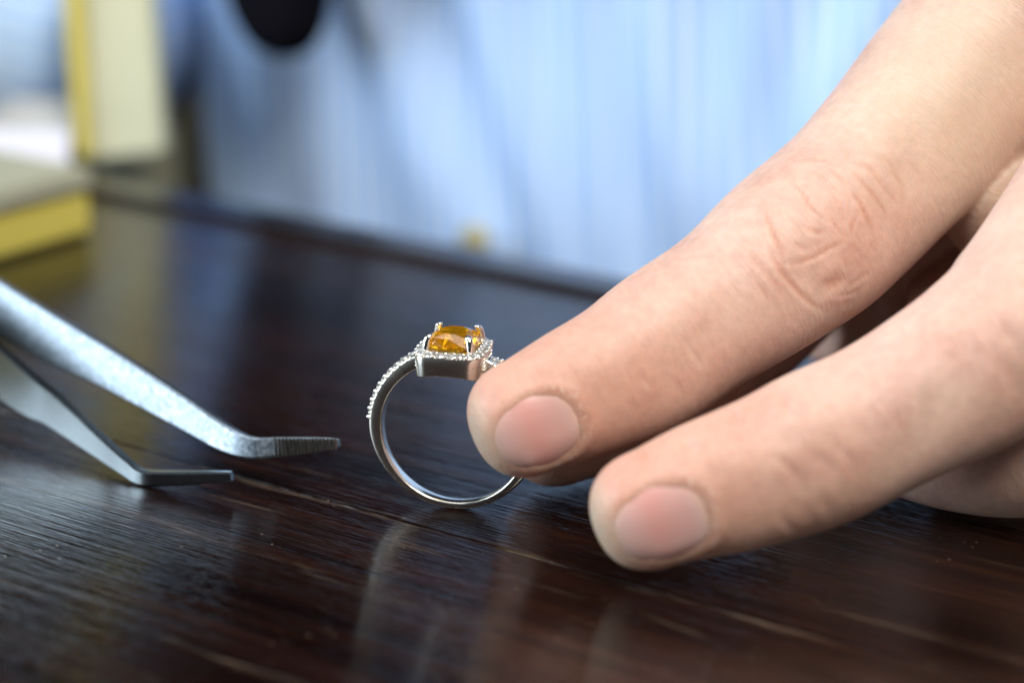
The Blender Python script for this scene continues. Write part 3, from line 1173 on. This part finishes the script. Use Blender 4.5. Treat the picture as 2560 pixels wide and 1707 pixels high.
CREASES = [
    (0, [(46.24, -9.63), (46.11, -7.31), (45.59, -5.64), (45.87, -3.52)], 0.22, 0.3, 0.75),
    (0, [(42.08, -9.49), (40.4, -6.51), (39.71, -4.6), (39.01, -2.43)], 0.3, 0.32, 0.85),
    (0, [(39.01, -2.43), (40.99, -1.41), (42.86, -0.95), (45.1, -0.64), (47.02, -0.12)], 0.2, 0.32, 0.6),
    (0, [(51.52, -4.78), (51.12, -2.47), (50.78, -1.05), (50.32, 1.33)], 0.32, 0.33, 0.9),
    (0, [(51.1, -7.71), (51.41, -6.39), (51.52, -4.78)], 0.2, 0.3, 0.6),
    (0, [(53.11, -6.92), (53.31, -5.36), (53.37, -3.68), (53.38, -2.0), (53.36, 0.28), (52.55, 1.56)], 0.22, 0.32, 0.6),
    (0, [(54.02, -7.28), (54.86, -5.02), (54.83, -3.84), (54.71, -1.42), (54.71, 0.59)], 0.2, 0.35, 0.5),
    (0, [(56.48, -4.9), (56.96, -3.58), (56.28, -0.95), (55.64, 1.12), (55.29, 1.95)], 0.14, 0.35, 0.35),
    (0, [(47.83, -12.58), (50.47, -10.64), (51.83, -8.5), (53.04, -6.26)], 0.14, 0.35, 0.35),
    (0, [(48.98, -10.16), (49.74, -8.09), (49.69, -6.38), (49.9, -4.79), (50.18, -3.39)], 0.16, 0.28, 0.5),
    (0, [(48.64, -6.5), (48.9, -4.89), (48.61, -3.22), (47.58, -1.64)], 0.18, 0.28, 0.5),
    (0, [(47.17, -4.35), (46.79, -2.86), (46.65, -1.73), (47.12, -0.48)], 0.2, 0.28, 0.6),
    (0, [(50.03, -1.75), (48.47, -1.23), (47.28, -0.14)], 0.2, 0.28, 0.7),
    (0, [(38.43, -4.89), (38.1, -2.5), (38.36, 0.03), (39.23, 3.26), (40.74, 5.71)], 0.28, 0.33, 0.7),
    (0, [(37.24, -6.95), (36.32, -4.77), (36.52, -3.1), (36.72, -0.46), (36.82, 2.33)], 0.16, 0.33, 0.45),
    (0, [(43.55, -4.4), (44.03, -3.15), (44.88, -2.49)], 0.18, 0.3, 0.6),
    (0, [(41.24, -4.02), (41.59, -2.97), (42.45, -1.72)], 0.14, 0.3, 0.5),
    (0, [(46.8, 0.22), (47.49, 1.52), (47.48, 2.86)], 0.16, 0.28, 0.5),
    (0, [(45.73, 0.16), (45.12, 2.09), (45.22, 2.58)], 0.16, 0.28, 0.5),
    (0, [(42.18, 4.4), (43.9, 5.4), (45.36, 5.83)], 0.18, 0.3, 0.3),
    (0, [(43.39, 4.63), (45.77, 4.59), (48.11, 4.87)], 0.18, 0.3, 0.3),
    (0, [(34.6, -4.0), (34.98, -2.09), (35.17, 0.89)], 0.12, 0.35, 0.3),
    (0, [(42.29, 0.04), (42.45, 1.97)], 0.14, 0.3, 0.4),
    (0, [(41.18, 2.61), (42.61, 2.93), (44.34, 3.44)], 0.4, 0.9, 0.65),
    (0, [(32.76, -5.33), (32.37, -3.5), (32.8, -1.24)], 0.1, 0.4, 0.2),
    (0, [(58.53, -1.98), (58.59, 0.3), (57.26, 2.66)], 0.1, 0.4, 0.2),
    (0, [(18.1, -2.41), (18.18, -0.58), (18.82, 1.42)], 0.2, 0.4, 0.5),
    (0, [(16.69, -2.99), (17.28, -0.51), (17.53, 2.12)], 0.12, 0.4, 0.35),
    (0, [(24.17, -2.04), (24.63, 0.54), (25.04, 2.54)], 0.14, 0.35, 0.2),
    (0, [(20.92, 0.85), (21.43, 2.83), (21.5, 4.79)], 0.14, 0.4, 0.35),
    (0, [(9.16, 0.92), (11.21, 0.88), (12.07, 3.5)], 0.1, 0.4, 0.2),
    (1, [(19.66, -3.6), (20.81, -2.1), (21.58, 0.85)], 0.42, 0.45, 0.9),
    (1, [(23.39, -2.77), (24.79, -0.99), (24.85, 1.17)], 0.26, 0.45, 0.5),
    (1, [(25.87, -2.97), (26.97, -0.5), (27.33, 2.19)], 0.26, 0.45, 0.45),
    (1, [(18.69, 2.82), (19.98, 6.7)], 0.3, 0.4, 0.7),
    (1, [(23.18, 1.84), (23.5, 5.47)], 0.28, 0.4, 0.7),
    (1, [(29.31, -3.25), (30.16, -1.31)], 0.22, 0.5, 0.4),
    (1, [(16.52, -2.44), (16.66, 0.57)], 0.16, 0.5, 0.4),
    (1, [(48.65, -5.91), (48.35, -4.09), (48.1, -1.49)], 0.35, 0.5, 0.5),
    (1, [(44.31, -6.0), (44.58, -3.83), (44.21, -2.44)], 0.25, 0.5, 0.4),
    (1, [(45.85, -3.71), (46.18, -1.58), (46.04, 2.85)], 0.3, 0.5, 0.5),
    (1, [(12.06, -9.54), (12.14, -7.69), (12.14, -6.32)], 1, 0.5, 0.5),
    (1, [(18.09, -10.93), (17.92, -8.74)], 0.8, 0.45, 0.4),
    (1, [(23.63, -11.4), (23.43, -8.75), (23.27, -7.35)], 1.1, 0.5, 0.6),
    (0, [(24.55, -12.75), (23.06, -8.81)], 0.6, 0.5, 0.3),
    (0, [(29.62, -13.22), (28.08, -9.82)], 0.5, 0.5, 0.3),
]
for c in CREASES:
    crease(*c)

V2 = V + NR * disp[:, None]
hand_me.vertices.foreach_set("co", (V2 * MM).ravel())
a_ = hand_me.attributes.new("tint", 'FLOAT_COLOR', 'POINT')
a_.data.foreach_set("color", np.c_[red.clip(0, 1), yel.clip(0, 1), dry.clip(0, 1), np.ones(nv)].ravel().astype(np.float32))
a_ = hand_me.attributes.new("chart", 'FLOAT_VECTOR', 'POINT')
a_.data.foreach_set("vector", np.c_[S_, T_, own * 40.0].ravel().astype(np.float32))
hand_me.materials.clear()
hand_me.update()
hand = child(link("hand", hand_me, M["skin"]))
hand["label"] = "left hand pinching the ring, index and middle finger towards the camera"


def nail_mesh(fi, s0, t0, hl, hw):
    f_ = fingers[fi]
    nu, nvv = 25, 23
    f_.quad(s0, hl)
    top, uvs = [], []
    r_at = lambda s: (max(np.interp(s, f_.s, f_.W), 4) + max(np.interp(s, f_.s, f_.H), 4)) / 2
    for i in range(nu):
        for j in range(nvv):
            # disc-to-superellipse map
            x = -1 + 2 * i / (nu - 1)
            y = -1 + 2 * j / (nvv - 1)
            ex = 2.7
            mx_ = max(abs(x), abs(y), 1e-6)
            rr_ = (abs(x) ** ex + abs(y) ** ex) ** (1 / ex)
            k = mx_ / max(rr_, 1e-6) * 1.04
            xs, ys = x * k, y * k
            s = s0 + xs * hl
            phi = (t0 + ys * hw * (1 - 0.16 * min(max(-xs, 0), 1))) / r_at(s)
            rho = mx_ * 1.04
            h_ = -0.04 + 0.20 * (1 - rho ** 2) - 0.35 * max(0, rho - 0.90) / 0.14 + 0.22 * (1 - ys * ys) - 0.10 
            top.append(f_.surf(s, phi, h_, True))
            uvs.append((0.5 + xs * 0.48, ys, 0))
    verts = list(top)
    faces = []
    for i in range(nu - 1):
        for j in range(nvv - 1):
            a = i * nvv + j
            faces.append((a, a + 1, a + nvv + 1, a + nvv))
    me = mesh_from(verts, faces)
    at_ = me.attributes.new("nail_uv", 'FLOAT_VECTOR', 'POINT')
    at_.data.foreach_set("vector", np.array(uvs, np.float32).ravel())
    return fix_normals(me)


for nl in NAILS:
    o = link("fingernail", nail_mesh(*nl), M["nail"])
    md = o.modifiers.new("thick", 'SOLIDIFY')
    md.thickness = 0.35 * MM
    md.offset = -1
    o.parent = hand


# ---- shirt: torso with folds, sleeves
def cloth(name, rows, uvs, nrow, ncol, closed, mat):
    faces = []
    for i in range(nrow - 1):
        for j in range(ncol if closed else ncol - 1):
            a = i * ncol + j
            b = i * ncol + (j + 1) % ncol
            faces.append((a, b, b + ncol, a + ncol))
    me = mesh_from(rows, faces)
    at_ = me.attributes.new("cloth_uv", 'FLOAT_VECTOR', 'POINT')
    at_.data.foreach_set("vector", np.array(uvs, np.float32).ravel())
    fix_normals(me)
    return link(name, me, mat)


outline = catmull(np.array([(-114, 78), (-111, 60), (-93, 54), (-40, 52), (10, 54), (60, 60), (110, 72), (150, 95), (172, 140), (150, 200), (60, 235), (-50, 225), (-122, 170), (-120, 115), (-114, 78)], float), 22)[:-1]
oseg = np.concatenate([[0], np.cumsum(np.linalg.norm(np.diff(outline, axis=0), axis=1))])
ocen = outline.mean(0)
zs = np.concatenate([np.linspace(-90, 120, 106), np.linspace(126, 300, 24)])
# folds as ridges: polyline in (u, z), half width, height
FOLDS = [([(-92, -30), (-90, 20), (-84, 60)], 6, 3.5), ([(-70, 40), (-50, 10), (-36, -20), (-30, -50)], 6, 4.5), ([(-78, 60), (-62, 28), (-52, -5), (-50, -50)], 5, 3.0),
         ([(-14, 70), (-15, 30), (-10, 0), (-4, -30)], 4.5, 3.5), ([(-40, 70), (-38, 35), (-30, 5), (-18, -25), (-16, -50)], 4.5, 3.0), ([(2, 70), (1, 30), (3, 0), (4, -40)], 5, 3.5),
         ([(20, -45), (24, -10), (36, 22), (52, 60), (60, 90)], 6, 5.5), ([(36, -40), (44, -5), (60, 30), (84, 70)], 6, 5.0), ([(12, -40), (14, 0), (20, 30), (26, 80)], 5, 3.0),
         ([(70, -30), (86, 20), (110, 60)], 8, 5), ([(-60, -60), (20, -30), (90, -10)], 9, 2.5)]
rows, uvs = [], []
nz_ = len(zs)
for z in zs:
    k = 1.0 - 0.25 * sm(150, 300, z) if z > 150 else 1.0
    lean = 22 * sm(30, 220, z)
    U_ = ocen[0] + (outline[:, 0] - ocen[0]) * k
    W_ = ocen[1] + (outline[:, 1] - ocen[1]) * k - lean
    bulge = np.zeros(len(outline))
    front = (outline[:, 1] < 110)
    zz = np.full(len(outline), z)
    for pts, w_, h_ in FOLDS:
        d_ = polydist(outline[:, 0], zz, np.array(pts, float))
        bulge += 0.36 * (h_ * gauss(d_, w_) - 0.5 * h_ * gauss(d_ - 2 * w_, w_))
    bulge += 0.9 * np.sin(outline[:, 0] * 0.21 + z * 0.05 + 1.5 * np.sin(z * 0.03))
    W_ = W_ - np.where(front, bulge, 0)
    for j in range(len(outline)):
        rows.append(tpt(U_[j], -W_[j], z))
        uvs.append((oseg[j] + 3.0 * math.sin(z * 0.02), z, 0))
torso = cloth("shirt", rows, uvs, nz_, len(outline), True, M["shirt"])
child(torso)
torso["label"] = "pale blue striped shirt with soft folds"
md = torso.modifiers.new("thick", 'SOLIDIFY')
md.thickness = 0.6 * MM


def sleeve(pts, name="sleeve", n=40):
    D = catmull(np.array([np.append(p, r) for p, r in pts]), 14)
    T = np.gradient(D[:, :3], axis=0)
    T /= np.linalg.norm(T, axis=1)[:, None]
    ref = np.array([0.3, -0.4, 0.85])
    rows, uvs = [], []
    L_ = 0
    for i in range(len(D)):
        if i:
            L_ += np.linalg.norm(D[i, :3] - D[i - 1, :3])
        a = nrm_(np.cross(T[i], ref))
        b = np.cross(T[i], a)
        for x in np.linspace(0, 2 * math.pi, n, endpoint=False):
            r = D[i, 3] + 1.3 * math.sin(3 * x + L_ * 0.07) + 1.0 * math.sin(L_ * 0.22 + 2 * x)
            rows.append(D[i, :3] + r * (a * math.cos(x) + b * math.sin(x)))
            uvs.append((x * D[i, 3], L_, 0))
    o = cloth(name, rows, uvs, len(D), n, True, M["shirt"])
    md = o.modifiers.new("thick", 'SOLIDIFY')
    md.thickness = 0.6 * MM
    o.parent = torso
    return o


sleeve([(tpt(-70, -120, 260), 40), (at(455, -350, 545), 34), (at(410, -110, 535), 22), (at(375, 20, 530), 20), (at(240, 60, 520), 20), (at(0, 60, 505), 22), (at(-300, 100, 480), 20)])
sleeve([(WR + off(52, 6, 32), 27), (WR + off(100, 0, 75), 34), (WR + off(140, 15, 130), 40), (tpt(200, -190, 170), 46), (tpt(130, -150, 262), 48)])
# yellowed button low on the placket
bm = bmesh.new()
bmesh.ops.create_cone(bm, cap_ends=True, segments=24, radius1=3.2 * MM, radius2=2.8 * MM, depth=1.8 * MM)
me = bpy.data.meshes.new("button")
bm.to_mesh(me)
bm.free()
btn = link("button", me, M["button"])
btn.parent = torso
btn.location = Vector(at(1185, 602, 469)) * MM
btn.rotation_euler = (math.pi / 2, 0, TANG)

# ------------------------------------------------------------------ near-black shape hanging before the shirt
tipp = at(706, 146, 471)
rr = []
for h, wl, wr_, th, dx in ((0, 1.0, 1.0, 1.0, 0), (1.0, 5.2, 5.0, 3, 0), (3, 8.0, 7.4, 4.5, 0), (6, 10.4, 9.4, 5.5, 0), (10, 12.6, 10.6, 6, 0), (20, 16, 12, 7, 0), (36, 20, 16, 8, 0), (46, 28, 34, 8, 0), (58, 42, 85, 8, 0), (80, 70, 130, 8, 0), (170, 110, 140, 9, 0), (260, 90, 130, 10, 0)):  # upper rows, out of view, are widened to darken the table's reflection
    c = tipp + np.array([dx, 0, h])
    rr.append([c + TU * ((wr_ if math.cos(a) > 0 else wl) * math.cos(a)) + TV * (th * math.sin(a) + 0.0 * h) for a in np.linspace(0, 2 * math.pi, 32, endpoint=False)])
D = np.array(rr)
D = [list(D[i]) for i in range(len(D))]
v, f = loft(D)
me = fix_normals(mesh_from(v, f))
blob = link("dark_hanging_cloth", me, M["dark_cloth"])
tag(blob, "near-black rounded cloth end hanging in front of the blue shirt", "dark cloth")
md = blob.modifiers.new("ss", 'SUBSURF')
md.levels = md.render_levels = 2

# ------------------------------------------------------------------ things at the left behind the tweezers


def prism(name, quad, thick, mat, parent=None, bevel=0.8):
    """quad: four (px, py, depth) corners of the visible face; goes back by thick mm, level with the table"""
    P = [at(*q) for q in quad]
    n = np.cross(P[1] - P[0], P[2] - P[1])
    n /= np.linalg.norm(n)
    if np.dot(n, FWD) < 0:
        n = -n
    v = P + [p + n * thick for p in P]
    f = [(0, 1, 2, 3), (7, 6, 5, 4), (0, 4, 5, 1), (1, 5, 6, 2), (2, 6, 7, 3), (3, 7, 4, 0)]
    me = fix_normals(mesh_from(v, f))
    bm = bmesh.new()
    bm.from_mesh(me)
    bmesh.ops.bevel(bm, geom=bm.edges[:], offset=bevel * MM, segments=2, affect='EDGES')
    bm.to_mesh(me)
    bm.free()
    return link(name, me, mat, parent, smooth=False)


case = empty("wooden_case", "cream and yellow case at the back left of the table", "case", (0, 0, 0))
# low base standing on the table, its long side towards the ring: yellow below, greyed cream lid above
def block(name, u0, u1, v0, v1, z0, z1, mat):
    bx = [tpt(u1, v0), tpt(u1, v1), tpt(u0, v1), tpt(u0, v0)]
    v = [p + np.array([0, 0, z0]) for p in bx] + [p + np.array([0, 0, z1]) for p in bx]
    me = fix_normals(mesh_from(v, [(3, 2, 1, 0), (4, 5, 6, 7), (0, 1, 5, 4), (1, 2, 6, 5), (2, 3, 7, 6), (3, 0, 4, 7)]))
    bm = bmesh.new()
    bm.from_mesh(me)
    bmesh.ops.bevel(bm, geom=bm.edges[:], offset=0.9 * MM, segments=2, affect='EDGES')
    bm.to_mesh(me)
    bm.free()
    return link(name, me, mat, case, smooth=False)


block("base", -112, -57, 26, 170, 0.15, 7.4, M["yellow"])
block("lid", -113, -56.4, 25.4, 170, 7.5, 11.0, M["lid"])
prism("end_panel", [(205, -110, 470), (372, -110, 470), (408, 385, 474), (232, 405, 474)], 9, M["cream"], case)
prism("upper_panel", [(188, -640, 462), (352, -640, 462), (372, -125, 469.8), (205, -125, 469.8)], 9, M["yellow"], case)
prism("corner_strip", [(150, -110, 468), (197, -110, 468), (226, 400, 472), (190, 400, 472)], 8, M["yellow"], case)
prism("back_panel", [(-400, -60, 499), (150, -60, 499), (190, 236, 500), (-400, 236, 500)], 5, M["blue_panel"], case)
prism("back_post", [(-40, -60, 493), (30, -60, 493), (50, 245, 495), (-30, 245, 495)], 6, M["cream"], case)
prism("shelf", [(-400, 240, 486), (205, 240, 486), (215, 335, 480), (-400, 335, 480)], 12, M["grey_panel"], case)
pb = prism("paper_block", [(-260, 312, 440), (178, 318, 446), (168, 432, 436), (-260, 446, 430)], 26, M["paper"], None, 0.6)
tag(pb, "white block of paper lying in the cream case", "paper")

ledge = link("bench", box_mesh((-300, 12, -40), (-108, 50, -2.0), 2.0), M["khaki"], smooth=False)
ledge.location = EDGE0 * MM
ledge.rotation_euler = (0, 0, TANG)
tag(ledge, "dull khaki bench behind the far table edge", "bench")

wall = link("wall", box_mesh((-1500, 700, -400), (1500, 740, 1200), 0), M["brown_wall"], smooth=False)
tag(wall, kind="structure")
floor = link("floor", box_mesh((-1500, -900, -420), (1500, 700, -400.5), 0), M["brown_wall"], smooth=False)
tag(floor, kind="structure")
